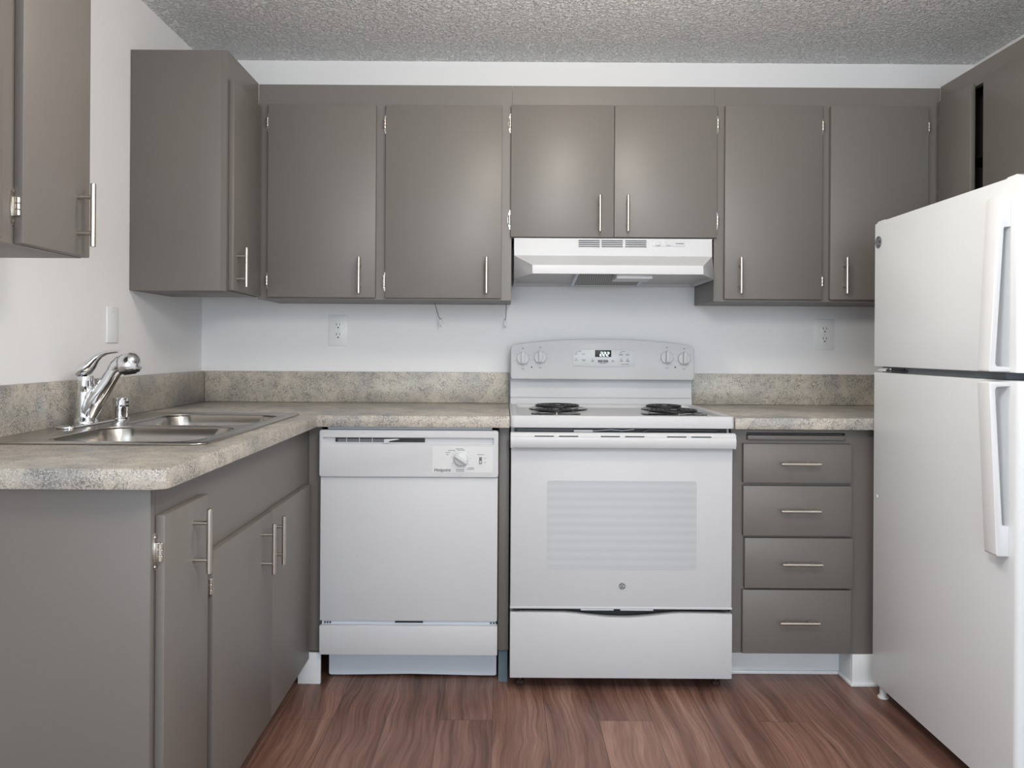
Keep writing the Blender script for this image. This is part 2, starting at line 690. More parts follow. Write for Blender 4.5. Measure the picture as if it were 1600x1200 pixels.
# ------------------------------------------------------------------ cabinet hardware
def pull(xf, c, axis, parent):
    """bar pull: bar on two posts; c is the spot on the door face in the cabinet frame's axes"""
    mb = MB(xf)
    c = Vector(c)
    a = Vector((1, 0, 0)) if axis == 'x' else Vector((0, 0, 1))
    o = Vector((0, 1, 0))
    mb.cyl(c + o * .033 - a * .068, c + o * .033 + a * .068, .0058, M['nickel'], seg=16, bev=.001)
    for s in (-1, 1):
        mb.cyl(c + a * s * .039, c + a * s * .039 + o * .031, .0045, M['nickel'], seg=12)
    return build('handle', mb, parent, 'brushed nickel bar pull')


def hinge(xf, u, z, s, parent):
    """decorative semi-concealed hinge; s = which way the frame leaf points from the door edge"""
    mb = MB(xf)
    pts = []
    for k in range(9):
        t = -1 + 2 * k / 8
        pts.append((u + s * (.004 + .0075 * (1 - t * t)), z + t * .0365))
    pts += [(u + s * .001, z + .0365), (u + s * .001, z - .0365)]
    mb.prism(pts, 0.0, .0028, M['nickel'], 'xz', smooth=False)
    for q in (-1, 1):
        mb.lathe([(0, 0), (.0042, 0), (.0036, .0022), (0, .003)], M['nickel'], (u + s * .0042, .0022, z + q * .0285), (0, 1, 0), 10)
    for zz, h in ((-.018, .011), (-.006, .011), (.006, .011)):
        mb.cyl((u + s * .0042, .0125, z + zz), (u + s * .0042, .0125, z + zz + h), .0052, M['nickel'], seg=12, bev=.0008)
    mb.box(u + s * .0005, u + s * .0065, .001, .0125, z - .019, z + .018, M['nickel'], .0008)
    return build('hinge', mb, parent, 'bright nickel hinge')


DT = 0.019


def door(xf, cab, u0, u1, z0, z1, handle=None, hinges=(), hs=-1, o0=0.0, name='door', axis='z'):
    mb = MB(xf)
    mb.box(u0, u1, o0 + .0005, o0 + DT, z0, z1, M['paint'], .002)
    d = build(name, mb, cab)
    if handle:
        pull(xf, (handle[0], o0 + DT, handle[1]), axis, d)
    for z in hinges:
        hinge(xf, u0 if hs < 0 else u1, z, hs, d)
    return d


def carcass(xf, cab, u0, u1, depth, z0, z1, stiles, rails, m=None):
    """box behind a face frame of stiles (u ranges) and rails (z ranges)"""
    mb = MB(xf)
    mb.box(u0, u1, -depth, -.0195, z0, z1, m or M['paint'], .001)
    build('body', mb, cab)
    mb = MB(xf)
    for a, c in stiles:
        mb.box(a, c, -.0195, 0, z0, z1, M['paint'])
    for a, c in rails:
        for (s0, s1), (t0, t1) in zip(stiles, stiles[1:]):
            mb.box(s1, t0, -.0195, 0, a, c, M['paint'])
    build('face_frame', mb, cab)


# ------------------------------------------------------------------ wall cabinets, back wall
FB = frame((0, 2.92, 0), (1, 0, 0), (0, -1, 0))
ZU0, ZU1 = 1.334, 2.150
UG = 'taupe wall cabinets'
c = thing('wall_cabinet', 'tall taupe double-door wall cabinet between the corner and the range hood', 'cabinet', (-.45, 3.07, ZU0), UG)
carcass(FB, c, -.9385, .0245, .295, ZU0, ZU1, [(-.9385, -.885), (-.50, -.44), (-.03, .0245)], [(ZU0, 1.36), (2.05, ZU1)])
door(FB, c, -.8973, -.4893, 1.340, 2.070, (-.546, 1.4225), (2.003, 1.404))
door(FB, c, -.4526, -.0132, 1.340, 2.070, (-.0685, 1.4255), (1.999, 1.402))
c = thing('wall_cabinet', 'short taupe double-door wall cabinet directly above the range hood', 'cabinet', (.41, 3.07, 1.57), UG)
carcass(FB, c, .025, .7935, .295, 1.571, ZU1, [(.025, .07), (.39, .435), (.75, .7935)], [(1.571, 1.60), (2.05, ZU1)])
door(FB, c, .021, .4110, 1.573, 2.073, (.355, 1.6595), (2.006, 1.640))
door(FB, c, .4125, .7998, 1.574, 2.073, (.460, 1.660), (2.006, 1.640), 1)
c = thing('wall_cabinet', 'tall taupe double-door wall cabinet right of the range hood', 'cabinet', (1.2, 3.07, ZU0), UG)
carcass(FB, c, .794, 1.6515, .295, ZU0 + .001, ZU1, [(.794, .85), (1.18, 1.25), (1.56, 1.6515)], [(ZU0 + .001, 1.36), (2.05, ZU1)])
door(FB, c, .8306, 1.1976, 1.343, 2.0755, (.884, 1.430), (2.001, 1.412), 1)
door(FB, c, 1.2294, 1.5987, 1.343, 2.0755, (1.280, 1.432), (1.999, 1.412), 1)

# ------------------------------------------------------------------ wall cabinets, left wall
FL = frame((-.94, 0, 0), (0, 1, 0), (1, 0, 0))
c = thing('wall_cabinet', 'taupe corner wall cabinet on the left wall showing its blank end panel', 'cabinet', (-1.1, 2.75, 1.34), UG)
mb = MB(FL)
mb.box(2.59, 2.9195, -.3255, -.0195, 1.340, 2.152, M['paint'], .001)
build('body', mb, c)
mb = MB(FL)
for a0, a1 in ((2.59, 2.64), (2.875, 2.9195)):
    mb.box(a0, a1, -.0195, 0, 1.340, 2.152, M['paint'])
for a0, a1 in ((1.340, 1.37), (2.03, 2.152)):
    mb.box(2.64, 2.875, -.0195, 0, a0, a1, M['paint'])
build('face_frame', mb, c)
door(FL, c, 2.607, 2.893, 1.343, 2.058, (2.640, 1.4245), (2.0, 1.41), 1)
c = thing('wall_cabinet', 'nearest taupe wall cabinet cut off by the left edge of the photo', 'cabinet', (-1.1, 1.4, 1.345), UG)
carcass(FL, c, .90, 1.703, .3255, 1.345, 2.20, [(.90, .95), (1.395, 1.475), (1.66, 1.703)], [(1.345, 1.38), (2.15, 2.20)])
door(FL, c, 1.467, 1.704, 1.346, 2.17, (1.655, 1.4325), (1.416,))
door(FL, c, .92, 1.408, 1.348, 2.17, (.97, 1.4325), (), 1)

# ------------------------------------------------------------------ wall cabinet, right wall
FR = frame((1.652, 0, 0), (0, 1, 0), (-1, 0, 0))
c = thing('wall_cabinet', 'taupe wall cabinet over the refrigerator with a dark narrow open slot', 'cabinet', (1.8, 2.3, 1.66), UG)
y0, y1, z0, z1 = 1.40, 2.9195, 1.66, 2.154
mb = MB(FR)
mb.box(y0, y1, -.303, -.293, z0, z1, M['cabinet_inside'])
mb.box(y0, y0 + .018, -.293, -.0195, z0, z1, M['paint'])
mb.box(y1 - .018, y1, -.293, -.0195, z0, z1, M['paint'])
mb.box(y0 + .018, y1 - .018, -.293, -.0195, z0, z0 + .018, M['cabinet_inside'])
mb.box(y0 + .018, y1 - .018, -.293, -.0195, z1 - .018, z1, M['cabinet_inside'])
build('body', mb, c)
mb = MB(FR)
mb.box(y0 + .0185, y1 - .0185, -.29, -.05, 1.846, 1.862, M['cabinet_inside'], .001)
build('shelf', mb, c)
mb = MB(FR)
for a, d in ((y0, y0 + .04), (2.58, 2.634), (y1 - .045, y1)):
    mb.box(a, d, -.0195, 0, z0, z1, M['paint'])
for a, d in ((y0 + .04, 2.58), (2.634, y1 - .045)):
    mb.box(a, d, -.0195, 0, z0, z0 + .04, M['paint'])
    mb.box(a, d, -.0195, 0, 2.082, z1, M['paint'])
build('face_frame', mb, c)
door(FR, c, 2.700, 2.9, 1.67, 2.092, None, (2.022, 1.74), 1)
door(FR, c, 2.05, 2.628, 1.67, 2.092, (2.10, 1.76), ())
door(FR, c, 1.42, 2.045, 1.67, 2.092, (1.995, 1.76), ())

# ------------------------------------------------------------------ base cabinets
BL = frame((-.67, 0, 0), (0, 1, 0), (1, 0, 0))
c = thing('sink_base_cabinet', 'taupe base cabinet under the sink with plain end panel facing the viewer', 'cabinet', (-.96, 2.05, 0))
mb = MB(BL)
mb.box(1.478, 2.640, -.590, -.0195, .105, .70, M['paint'])
mb.box(1.478, 1.76, -.590, -.0195, .70, .882, M['paint'])
mb.box(1.478, 2.640, -.590, -.09, .0, .105, M['paint'])
build('body', mb, c)
mb = MB(BL)
mb.box(1.458, 1.4775, -.594, 0, 0.0, .882, M['paint'], .001)
build('end_panel', mb, c)
mb = MB(BL)
for a, d in ((1.4778, 1.50), (1.665, 1.76), (2.55, 2.6395)):
    mb.box(a, d, -.0195, 0, .105, .882, M['paint'])
for a, d in ((1.50, 1.665), (1.76, 2.55)):
    mb.box(a, d, -.0195, 0, .66, .882, M['paint'])
    mb.box(a, d, -.0195, 0, .105, .13, M['paint'])
build('face_frame', mb, c)
mb = MB()
mb.box(-.6695, -.6245, 2.6405, 2.66, .1075, .8825, M['paint'])
build('corner_filler', mb, c)
door(BL, c, 1.478, 1.697, .103, .826, (1.615, .741), (.756,))
door(BL, c, 1.731, 2.1675, .103, .690, (2.073, .6055), (.612,))
door(BL, c, 2.1695, 2.585, .103, .690, (2.1645, .606), (.575,), 1)

p = MB()
p.box(-.0165, .0195, 2.64, 3.19, .115, .882, M['paint'], .001)
o = tag(build('cabinet_filler', p), 'narrow taupe filler panel between dishwasher and range', 'panel')
p = MB()
p.box(-.014, .017, 2.655, 2.67, 0, .1145, M['toe'])
o = build('toe_board', p, o, 'dusty blue-grey board at the floor')

BR = frame((0, 2.64, 0), (1, 0, 0), (0, -1, 0))
c = thing('drawer_base_cabinet', 'taupe base cabinet of four drawers between range and refrigerator', 'cabinet', (1.0, 2.9, 0))
mb = MB(BR)
mb.box(.781, 1.40, -.555, -.0195, .110, .862, M['paint'])
mb.box(1.210, 1.40, -.105, -.0195, .0, .110, M['paint'])
mb.box(.781, 1.20, -.555, -.108, .0, .110, M['paint'])
build('body', mb, c)
mb = MB(BR)
for a, d in ((.781, .8335), (1.172, 1.40)):
    mb.box(a, d, -.0195, 0, .110, .882, M['paint'])
for a, d in ((.110, .14), (.320, .345), (.50, .53), (.685, .71), (.82, .842), (.867, .882)):
    mb.box(.8335, 1.172, -.0195, 0, a, d, M['paint'])
build('face_frame', mb, c)
mb = MB(BR)
mb.box(.8345, 1.171, -.019, .012, .8425, .8595, M['paint'], .004)
build('pull_out_board', mb, c)
for x0, x1, z0, z1, hx, hz in ((.8185, 1.1885, .698, .831, 1.003, .7665), (.819, 1.1895, .5175, .6875, 1.004, .607),
                               (.825, 1.195, .338, .509, 1.0095, .427), (.819, 1.1895, .115, .332, 1.002, .229)):
    door(BR, c, x0, x1, z0, z1, (hx, hz), (), name='drawer', axis='x')

# ------------------------------------------------------------------ countertops
ZT0, ZT1 = .8835, .923
c = thing('countertop', 'L-shaped mottled grey laminate countertop holding the sink', 'countertop', (-.95, 2.4, ZT0))
mb = MB()
out = [(-1.266, 1.423), (-.652, 1.423), (-.630, 1.434), (-.626, 1.452), (-.626, 2.565), (-.610, 2.582), (.0195, 2.582), (.0195, 3.216), (-1.266, 3.216)]
hole = rrect(-1.205, -.705, 1.785, 2.595, .03)
mb.fill([out, hole[::-1]], ZT0, ZT1, M['laminate'], 'xy', bev=.003)
build('worktop', mb, c)
mb = MB()
mb.box(-1.266, -1.247, 1.424, 3.197, ZT1 + .0005, 1.051, M['laminate'], .002)
mb.box(-1.2465, .0195, 3.197, 3.216, ZT1 + .0005, 1.051, M['laminate'], .002)
build('backsplash', mb, c)
c = thing('countertop', 'short mottled grey laminate countertop between range and refrigerator', 'countertop', (1.1, 2.9, ZT0))
mb = MB()
mb.box(.778, 1.957, 2.582, 3.216, ZT0, ZT1, M['laminate'], .003)
build('worktop', mb, c)
mb = MB()
mb.box(.778, 1.957, 3.197, 3.216, ZT1 + .0005, 1.051, M['laminate'], .002)
build('backsplash', mb, c)

# ------------------------------------------------------------------ sink, faucet, air gap
c = thing('kitchen_sink', 'double-bowl stainless steel drop-in sink in the left countertop', 'sink', (-.96, 2.19, ZT1))
near = (-1.10, -.732, 1.805, 2.145)
far = (-1.10, -.732, 2.185, 2.535)
ZR = ZT1 + .0045
mb = MB()
mb.fill([rrect(-1.228, -.688, 1.768, 2.612, .035), rrect(*near, .07)[::-1], rrect(*far, .07)[::-1]], ZT1 + .0004, ZR, M['steel'], 'xy', bev=.0015)
build('rim', mb, c)
for q in (near, far):
    mb = MB()
    rings = []
    for ins, z, r in ((-.003, ZR - .0005, .072), (.004, ZR - .006, .068), (.010, ZR - .03, .066), (.016, ZR - .13, .062), (.030, ZR - .158, .05), (.06, ZR - .168, .035)):
        rings.append([(a, d, z) for a, d in rrect(q[0] + ins, q[1] - ins, q[2] + ins, q[3] - ins, r, 8)])
    n = len(rings[0])
    vs = [v for r in rings for v in r]
    fs = [(i * n + k, i * n + (k + 1) % n, (i + 1) * n + (k + 1) % n, (i + 1) * n + k) for i in range(len(rings) - 1) for k in range(n)]
    fs.append([(len(rings) - 1) * n + k for k in range(n)])
    mb.faces(vs, fs, M['steel'], True)
    bw = build('bowl', mb, c)
    cx, cy = (q[0] + q[1]) / 2, (q[2] + q[3]) / 2
    mb = MB()
    mb.lathe([(0, 0), (.028, 0), (.030, .002), (.044, .003), (.046, .0), ], M['chrome'], (cx, cy, ZR - .1675), (0, 0, 1), 24)
    build('drain', mb, bw)

FY = 2.18
c = thing('faucet', 'chrome single-lever pull-out faucet on the sink deck', 'faucet', (-1.185, FY, ZR))
mb = MB()
mb.prism(rrect(-1.2135, -1.156, 2.055, 2.305, .0285, 8), ZR, ZR + .006, M['chrome'], 'xy', bev=.002, smooth=True)
build('deck_plate', mb, c)
mb = MB()
mb.lathe([(0, 0), (.031, 0), (.031, .006), (.0275, .012), (.026, .02), (.0255, .07), (.0235, .105), (.0215, .122), (0, .122)], M['chrome'],
         (-1.187, FY, ZR + .006), (0, 0, 1), 28)
mb.tube([(-1.186, FY, .945), (-1.176, FY, .968), (-1.160, FY, .998), (-1.142, FY, 1.024), (-1.122, FY, 1.054), (-1.107, FY, 1.078), (-1.092, FY, 1.092)],
        [.022, .026, .0265, .0245, .0215, .0200, .0195], M['chrome'], 18)
mb.tube([(-1.186, FY, .940), (-1.182, FY, .975), (-1.174, FY, 1.01), (-1.160, FY, 1.036)], [.024, .0265, .024, .016], M['chrome'], 18)
build('body', mb, c)
mb = MB()
ax = Vector((.16, 0, -.98)).normalized()
mb.tube([(-1.108, FY, 1.079), (-1.098, FY, 1.094), (-1.085, FY, 1.105), (-1.070, FY, 1.111)], [.0195, .0215, .022, .020], M['chrome'], 18)
mb.lathe([(0, -.027), (.012, -.026), (.023, -.021), (.030, -.011), (.0325, .0), (.0325, .020), (.030, .0245), (0, .0245)], M['chrome'], (-1.067, FY, 1.105), ax, 28)
build('spray_head', mb, c)
mb = MB()
mb.lathe([(0, 0), (.0275, 0), (.026, .005), (.018, .007), (.016, .0095), (0, .0095)], M['black'], Vector((-1.067, FY, 1.105)) + ax * .0247, ax, 24)
build('aerator', mb, c, 'black spray face')
mb = MB()
mb.cyl((-1.182, FY - .010, 1.052), (-1.182, FY - .010, 1.066), .0205, M['chrome'], seg=24, bev=.001)
mb.lathe([(0, 0), (.008, .002), (.012, .009), (.013, .020), (.012, .045), (0, .045)], M['chrome'], (-1.181, FY - .0195, 1.020), (0, 0, 1), 18)
mb.tube([(-1.206, FY - .006, 1.0705), (-1.196, FY - .006, 1.0785), (-1.184, FY - .006, 1.086), (-1.170, FY - .006, 1.100), (-1.157, FY - .006, 1.115), (-1.143, FY - .006, 1.1255),
         (-1.125, FY - .006, 1.1325), (-1.108, FY - .006, 1.1355), (-1.091, FY - .006, 1.1365)],
        [.010, .0175, .019, .0155, .0105, .0075, .006, .0055, .005], M['chrome'], 16, sq=1.5, side=(0, 1, 0))
build('lever', mb, c)

c = MB()
c.lathe([(0, 0), (.0255, 0), (.0255, .004), (.0215, .007), (.0205, .03), (.0215, .0335), (.0215, .062), (.020, .066), (.015, .0675), (0, .068)], M['chrome'], (-1.166, 2.335, ZR), (0, 0, 1), 28)
for k in range(2):
    c.box(-1.166 + .0185, -1.166 + .0225, 2.328 - .0, 2.342, ZR + .040 + k * .011, ZR + .045 + k * .011, M['black'])
tag(build('sink_air_gap', c), 'small chrome air gap cap on the sink deck beside the faucet', 'air gap')

# ------------------------------------------------------------------ logo badge (round monogram)
def monogram(mb, r, xf, m_bg, m_line, ring=True):
    """round badge: ring, four swirls and two entwined script letters"""
    old = mb.xf
    mb.xf = xf
    mb.lathe([(0, 0), (r, 0), (r * .97, .0012), (0, .0012)], m_bg, (0, 0, 0), (0, 0, 1), 36)
    t = r * .075

    def ln(pts, k=1.0):
        mb.tube([(a * r, d * r, .0014) for a, d in pts], t * k, m_line, 6)
    if ring:
        mb.tube([(r * .94 * math.cos(2 * PI * k / 32), r * .94 * math.sin(2 * PI * k / 32), .0012) for k in range(32)], t * 1.1, m_line, 6, closed=True)
    for q in range(4):
        a0 = q * PI / 2 + PI / 4
        sw = []
        for k in range(9):
            s = k / 8
            a = a0 - .62 + 1.1 * s
            rr = .80 - .12 * math.sin(PI * s) + (.10 * (s - .7) if s > .7 else 0)
            sw.append((rr * math.cos(a), rr * math.sin(a)))
        ln(sw, .9)
    ln([(-.02, .34), (-.14, .50), (-.34, .46), (-.46, .22), (-.46, -.08), (-.32, -.28), (-.12, -.20), (-.04, .04), (-.20, .06), (-.06, -.02), (-.04, -.34), (-.22, -.52), (-.44, -.42)])
    ln([(.42, .30), (.36, .48), (.16, .44), (.10, .22), (.26, .06), (.08, -.04), (.06, -.30), (.24, -.46), (.42, -.34), (.50, -.16)])
    mb.xf = old


def face_xf(x, y, z, facing):
    if facing == '-y':
        return Matrix(((1, 0, 0, x), (0, 0, -1, y), (0, 1, 0, z), (0, 0, 0, 1)))
    return Matrix(((0, 0, -1, x), (-1, 0, 0, y), (0, 1, 0, z), (0, 0, 0, 1)))        # facing -x


# ------------------------------------------------------------------ dishwasher
W = M['appliance']
c = thing('dishwasher', 'white built-in dishwasher under the countertop left of the range', 'dishwasher', (-.32, 2.9, 0))
mb = MB()
mb.box(-.612, -.028, 2.632, 3.17, .12, .866, M['dark'])
mb.box(-.600, -.040, 2.622, 2.64, .868, .8815, M['galv'])
build('body', mb, c)
yf = 2.592
mb = MB()
mb.fill([rrect(-.6225, -.0178, .7145, .873, .008), [(-.610, .826), (-.610, .8475), (-.035, .8475), (-.035, .826)]], yf, yf + .036, W, 'xz', bev=.0025)
mb.box(-.611, -.034, yf + .012, yf + .020, .825, .8485, W)
cp = build('control_panel', mb, c)
mb = MB()
mb.box(-.570, -.267, yf + .0095, yf + .013, .8315, .8458, M['black'])
for x in (-.532, -.4885, -.445):
    mb.box(x - .001, x + .001, yf + .007, yf + .0095, .8315, .8458, W)
mb.box(-.562, -.405, yf + .0085, yf + .0096, .8325, .842, M['gasket'])
build('vent', mb, cp, 'dark vent opening')
mb = MB()
mb.prism([(-.405, .828), (-.405, .842), (-.360, .8435), (-.352, .8415), (-.386, .836), (-.392, .828)], yf + .002, yf + .0115, W, 'xz', bev=.0008)
build('latch', mb, cp)
mb = MB()
mb.box(-.2407, -.0365, yf - .0006, yf + .001, .7316, .819, M['platewhite'])
X = lambda x, z: face_xf(x, yf - .0007, z, '-y')
mb.text('Hotpoint', .0150, X(-.2065, .7395), M['inkdark'])
for x, z, wd in ((-.150, .812, .026), (-.143, .807, .024), (-.176, .806, .024), (-.188, .799, .016), (-.190, .792, .008),
                 (-.147, .7415, .028), (-.147, .7365, .028), (-.110, .7475, .020), (-.112, .743, .026),
                 (-.078, .7925, .022), (-.063, .780, .006), (-.063, .766, .006)):
    mb.box(x - wd / 2, x + wd / 2, yf - .0009, yf - .0005, z - .0009, z + .0009, M['ink'])
for k in range(11):
    a = math.radians(152 - k * 38)
    mb.box(-.1435 + .0325 * math.cos(a) - .001, -.1435 + .0325 * math.cos(a) + .001, yf - .0009, yf - .0005,
           .7785 + .0325 * math.sin(a) - .001, .7785 + .0325 * math.sin(a) + .001, M['ink'])
build('label_plate', mb, cp, 'pale plate with grey lettering')
mb = MB()
mb.lathe([(0, 0), (.028, 0), (.027, .003), (.023, .004), (.0215, .013), (.019, .0145), (0, .0145)], M['panelplastic'], (-.1435, yf - .0006, .7785), (0, -1, 0), 32)
mb.box(-.0245, .0245, -.026, -.012, -.0052, .0052, W, .003, xf=Matrix.Translation((-.1435, yf, .7785)) @ Matrix.Rotation(math.radians(33), 4, 'Y'))
build('dial', mb, cp, 'round white cycle dial')
mb = MB()
mb.box(-.083, -.073, yf - .0012, yf + .001, .761, .784, M['gasket'], .001)
mb.box(-.081, -.075, yf - .010, yf - .001, .764, .772, W, .0015)
build('switch', mb, cp)
mb = MB()
mb.box(-.620, -.019, yf + .008, yf + .036, .226, .7135, W, .003)
build('door', mb, c)
mb = MB()
mb.box(-.614, -.024, yf + .016, yf + .034, .2115, .2255, M['galv'])
mb.box(-.365, -.270, yf + .012, yf + .0165, .2195, .2245, M['black'])
for x in (-.603, -.594, -.585, -.040, -.030):
    mb.cyl((x, yf + .0165, .219), (x, yf + .012, .219), .003, M['dark'], seg=10)
build('hinge_strip', mb, c)
mb = MB()
mb.box(-.6205, -.0178, yf + .004, yf + .036, .112, .2105, W, .003)
build('access_panel', mb, c)
mb = MB()
mb.prism([(-.607, .010), (-.602, .006), (-.55, .006), (-.32, .010), (-.08, .006), (-.026, .006), (-.0215, .010), (-.0215, .1135), (-.607, .1135)], 2.690, 2.70, M['galv'], 'xz')
mb.box(-.607, -.0215, 2.684, 2.69, .105, .1135, M['galv'])
mb.cyl((-.588, 2.6905, .094), (-.588, 2.688, .094), .004, M['dark'], seg=8)
mb.box(-.044, -.040, 2.688, 2.6905, .090, .100, M['dark'])
for x in (-.55, -.08):
    mb.cyl((x, 2.72, 0), (x, 2.72, .12), .010, M['dark'], seg=10)
build('toe_panel', mb, c)

# ------------------------------------------------------------------ electric range
c = thing('electric_range', 'white electric coil range in the middle of the back counter', 'stove', (.396, 2.9, 0))
mb = MB()
mb.box(.0245, .768, 2.622, 3.186, .045, .886, W, .002)
build('body', mb, c)
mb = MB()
mb.box(.036, .757, 2.608, 2.6215, .05, .884, M['black'])  # black backing stands in for shade in the gaps around door and drawer
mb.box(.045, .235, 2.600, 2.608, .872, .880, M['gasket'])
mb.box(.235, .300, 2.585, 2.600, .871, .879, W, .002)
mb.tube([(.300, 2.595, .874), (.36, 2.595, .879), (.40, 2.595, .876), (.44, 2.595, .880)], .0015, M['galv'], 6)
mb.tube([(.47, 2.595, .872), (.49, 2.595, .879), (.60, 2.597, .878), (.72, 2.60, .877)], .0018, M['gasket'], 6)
build('gap_shade_and_seals', mb, c, 'black backing as painted shade behind the door edges, with seal strips')
mb = MB()
mb.fill([rrect(.0215, .7720, 2.566, 3.128, .014), rrect(.048, .746, 2.606, 3.10, .03)[::-1]], .8865, .927, W, 'xy', bev=.004)
mb.box(.040, .754, 2.598, 3.11, .895, .9145, W)
build('cooktop', mb, c)
prof = [(3.108, .916), (3.118, .919), (3.126, .928), (3.130, .942), (3.132, .952), (3.136, 1.030), (3.184, 1.030), (3.184, .890), (3.129, .890), (3.1285, .912)]
mb = MB()
mb.prism(prof, .0262, .7645, W, 'yz')
mb.box(.0262, .7645, 3.128, 3.134, .952, .956, W, .002)
build('riser', mb, c)
mb = MB()
n = 28
top = []
x0, x1 = .0262, .7648
for k in range(n + 1):
    s = -1 + 2 * k / n
    top.append((.3955 + s * (.369 - .018), 1.191 - .022 * abs(s) ** 2.2))
outl = [(x0 + .006, 1.028), (x1 - .006, 1.028), (x1, 1.036), (x1, 1.152), (x1 - .004, 1.160), (x1 - .010, 1.166)] + top[::-1] + [(x0 + .010, 1.166), (x0 + .004, 1.160), (x0, 1.152), (x0, 1.036)]
mb.prism(outl, 3.090, 3.186, W, 'xz', bev=.004)
bg = build('backguard', mb, c)
yg = 3.0898
mb = MB()
arch = [(.276, 1.084), (.32, 1.081), (.40, 1.0795), (.48, 1.081), (.523, 1.084), (.523, 1.146), (.48, 1.149), (.40, 1.1505), (.32, 1.149), (.276, 1.146)]
mb.prism(arch, yg - .003, yg, M['panelplastic'], 'xz', bev=.001)
for x, z, wd in ((.303, 1.142, .012), (.288, 1.131, .012), (.319, 1.131, .012), (.289, 1.106, .012), (.319, 1.108, .016), (.320, 1.104, .010),
                 (.355, 1.105, .011), (.355, 1.101, .011), (.436, 1.105, .011), (.436, 1.101, .011), (.396, 1.094, .026),
                 (.478, 1.142, .014), (.469, 1.131, .016), (.469, 1.127, .016), (.495, 1.131, .012), (.496, 1.127, .014),
                 (.471, 1.106, .012), (.471, 1.102, .012), (.496, 1.106, .012), (.497, 1.102, .012), (.485, 1.0905, .034)):
    mb.box(x - wd / 2, x + wd / 2, yg - .0034, yg - .0028, z - .0010, z + .0010, M['ink'])
for x, z in ((.289, 1.139), (.289, 1.113), (.355, 1.112), (.468, 1.138), (.470, 1.112), (.496, 1.112)):
    mb.box(x - .0015, x + .0015, yg - .0036, yg - .0028, z - .0015, z + .0015, M['inkdark'])
for x in (.386, .408):
    mb.box(x - .010, x + .010, yg - .0036, yg - .0028, 1.0975, 1.1075, M['ink'], .0008)
build('control_panel', mb, bg, 'pale raised panel of printed keys')
mb = MB()
mb.box(.3645, .430, yg - .0045, yg - .0028, 1.1195, 1.1470, M['black'], .0008)
# slanted seven-segment figures: 2 2 2
sl = .18


def seg(x, z, ca, cb, da, db):
    h, wd, t = .0150, .0085, .0022
    pa = (x + ca * wd + sl * da * h, z + da * h)
    pb = (x + cb * wd + sl * db * h, z + db * h)
    dx, dz = pb[0] - pa[0], pb[1] - pa[1]
    ll = math.hypot(dx, dz)
    nx, nz = -dz / ll * t / 2, dx / ll * t / 2
    ex, ez = dx / ll * .0006, dz / ll * .0006
    q = [(pa[0] + nx + ex, pa[1] + nz + ez), (pb[0] + nx - ex, pb[1] + nz - ez), (pb[0] - nx - ex, pb[1] - nz - ez), (pa[0] - nx + ex, pa[1] - nz + ez)]
    mb.prism(q, yg - .0050, yg - .0045, M['digits'], 'xz')


for x in (.3840, .3965, .4100):
    for s5 in ((0, 1, 1, 1), (1, 1, 1, .5), (0, 1, .5, .5), (0, 0, .5, 0), (0, 1, 0, 0)):
        seg(x, 1.1235, *s5)
build('clock_display', mb, bg, 'black display with glowing figures 222')
for x, z in ((.0745, 1.112), (.1445, 1.117), (.6540, 1.119), (.7230, 1.1145)):
    mb = MB()
    mb.lathe([(0, 0), (.0252, 0), (.0250, .008), (.0225, .011), (0, .0115)], W, (x, yg, z), (0, -1, 0), 32)
    mb.prism([(x - .0068, z - .0185), (x + .0068, z - .0185), (x + .0062, z + .022), (x + .003, z + .0285), (x - .003, z + .0285), (x - .0062, z + .022)], yg - .029, yg - .010, W, 'xz', bev=.002)
    build('knob', mb, bg)
for x, z in ((.0745, 1.112), (.1445, 1.117), (.6540, 1.119), (.7230, 1.1145)):
    mb = MB()
    for a in (148, 28, 180 + 20, -12, -55, -125):
        a = math.radians(a)
        px, pz = x + .031 * math.cos(a), z + .031 * math.sin(a)
        mb.box(px - .0014, px + .0014, yg - .0003, yg + .0003, pz - .0008, pz + .0008, M['ink'])
    mb.box(x - .0025, x + .0008, yg - .0003, yg + .0003, z + .038, z + .0415, M['inkdark'])
    mb.box(x + .003, x + .0042, yg - .0003, yg + .0003, z + .0375, z + .043, M['ink'])
    mb.box(x - .006, x + .006, yg - .0003, yg + .0003, z - .0435, z - .0415, M['ink'])
    build('dial_marking', mb, bg, 'grey printed dial marks')
for x, z in ((.1105, 1.077), (.688, 1.080)):
    mb = MB()
    mb.cyl((x, yg + .0002, z), (x, yg - .0006, z), .003, M['black'], seg=12)
    build('indicator_light', mb, bg, 'small black indicator dot')

for x, y, r in ((.211, 3.000, .112), (.1875, 2.775, .088), (.6155, 2.785, .116), (.628, 3.005, .090)):
    mb = MB()
    zc = .9147
    mb.lathe([(0, .001), (r * .60, .0015), (r * .86, .004), (r * .93, .0075), (r, .0065), (r * 1.02, .003), (r * 1.02, 0)], M['pan'], (x, y, zc), (0, 0, 1), 48)
    dp = build('drip_pan', mb, c, 'black drip pan')
    mb = MB()
    turns = 4.6 if r > .1 else 3.6
    r1 = r * .80
    N = int(turns * 28)
    pts = []
    for k in range(N + 1):
        a = 2 * PI * turns * k / N
        rr = .020 + (r1 - .020) * k / N
        pts.append((x + rr * math.cos(a + 1.1), y + rr * math.sin(a + 1.1), zc + .0155))
    mb.tube(pts, .0042, M['coil'], 8)
    for q in range(3):
        a = 2 * PI * q / 3 + .5
        mb.box(0.006, r1 + .004, -.001, .001, .0045, .0125, M['nickel'], xf=Matrix.Translation((x, y, zc)) @ Matrix.Rotation(a, 4, 'Z'))
    mb.cyl((x, y, zc + .012), (x, y, zc + .0185), .012, M['nickel'], seg=16)
    build('coil_element', mb, dp)

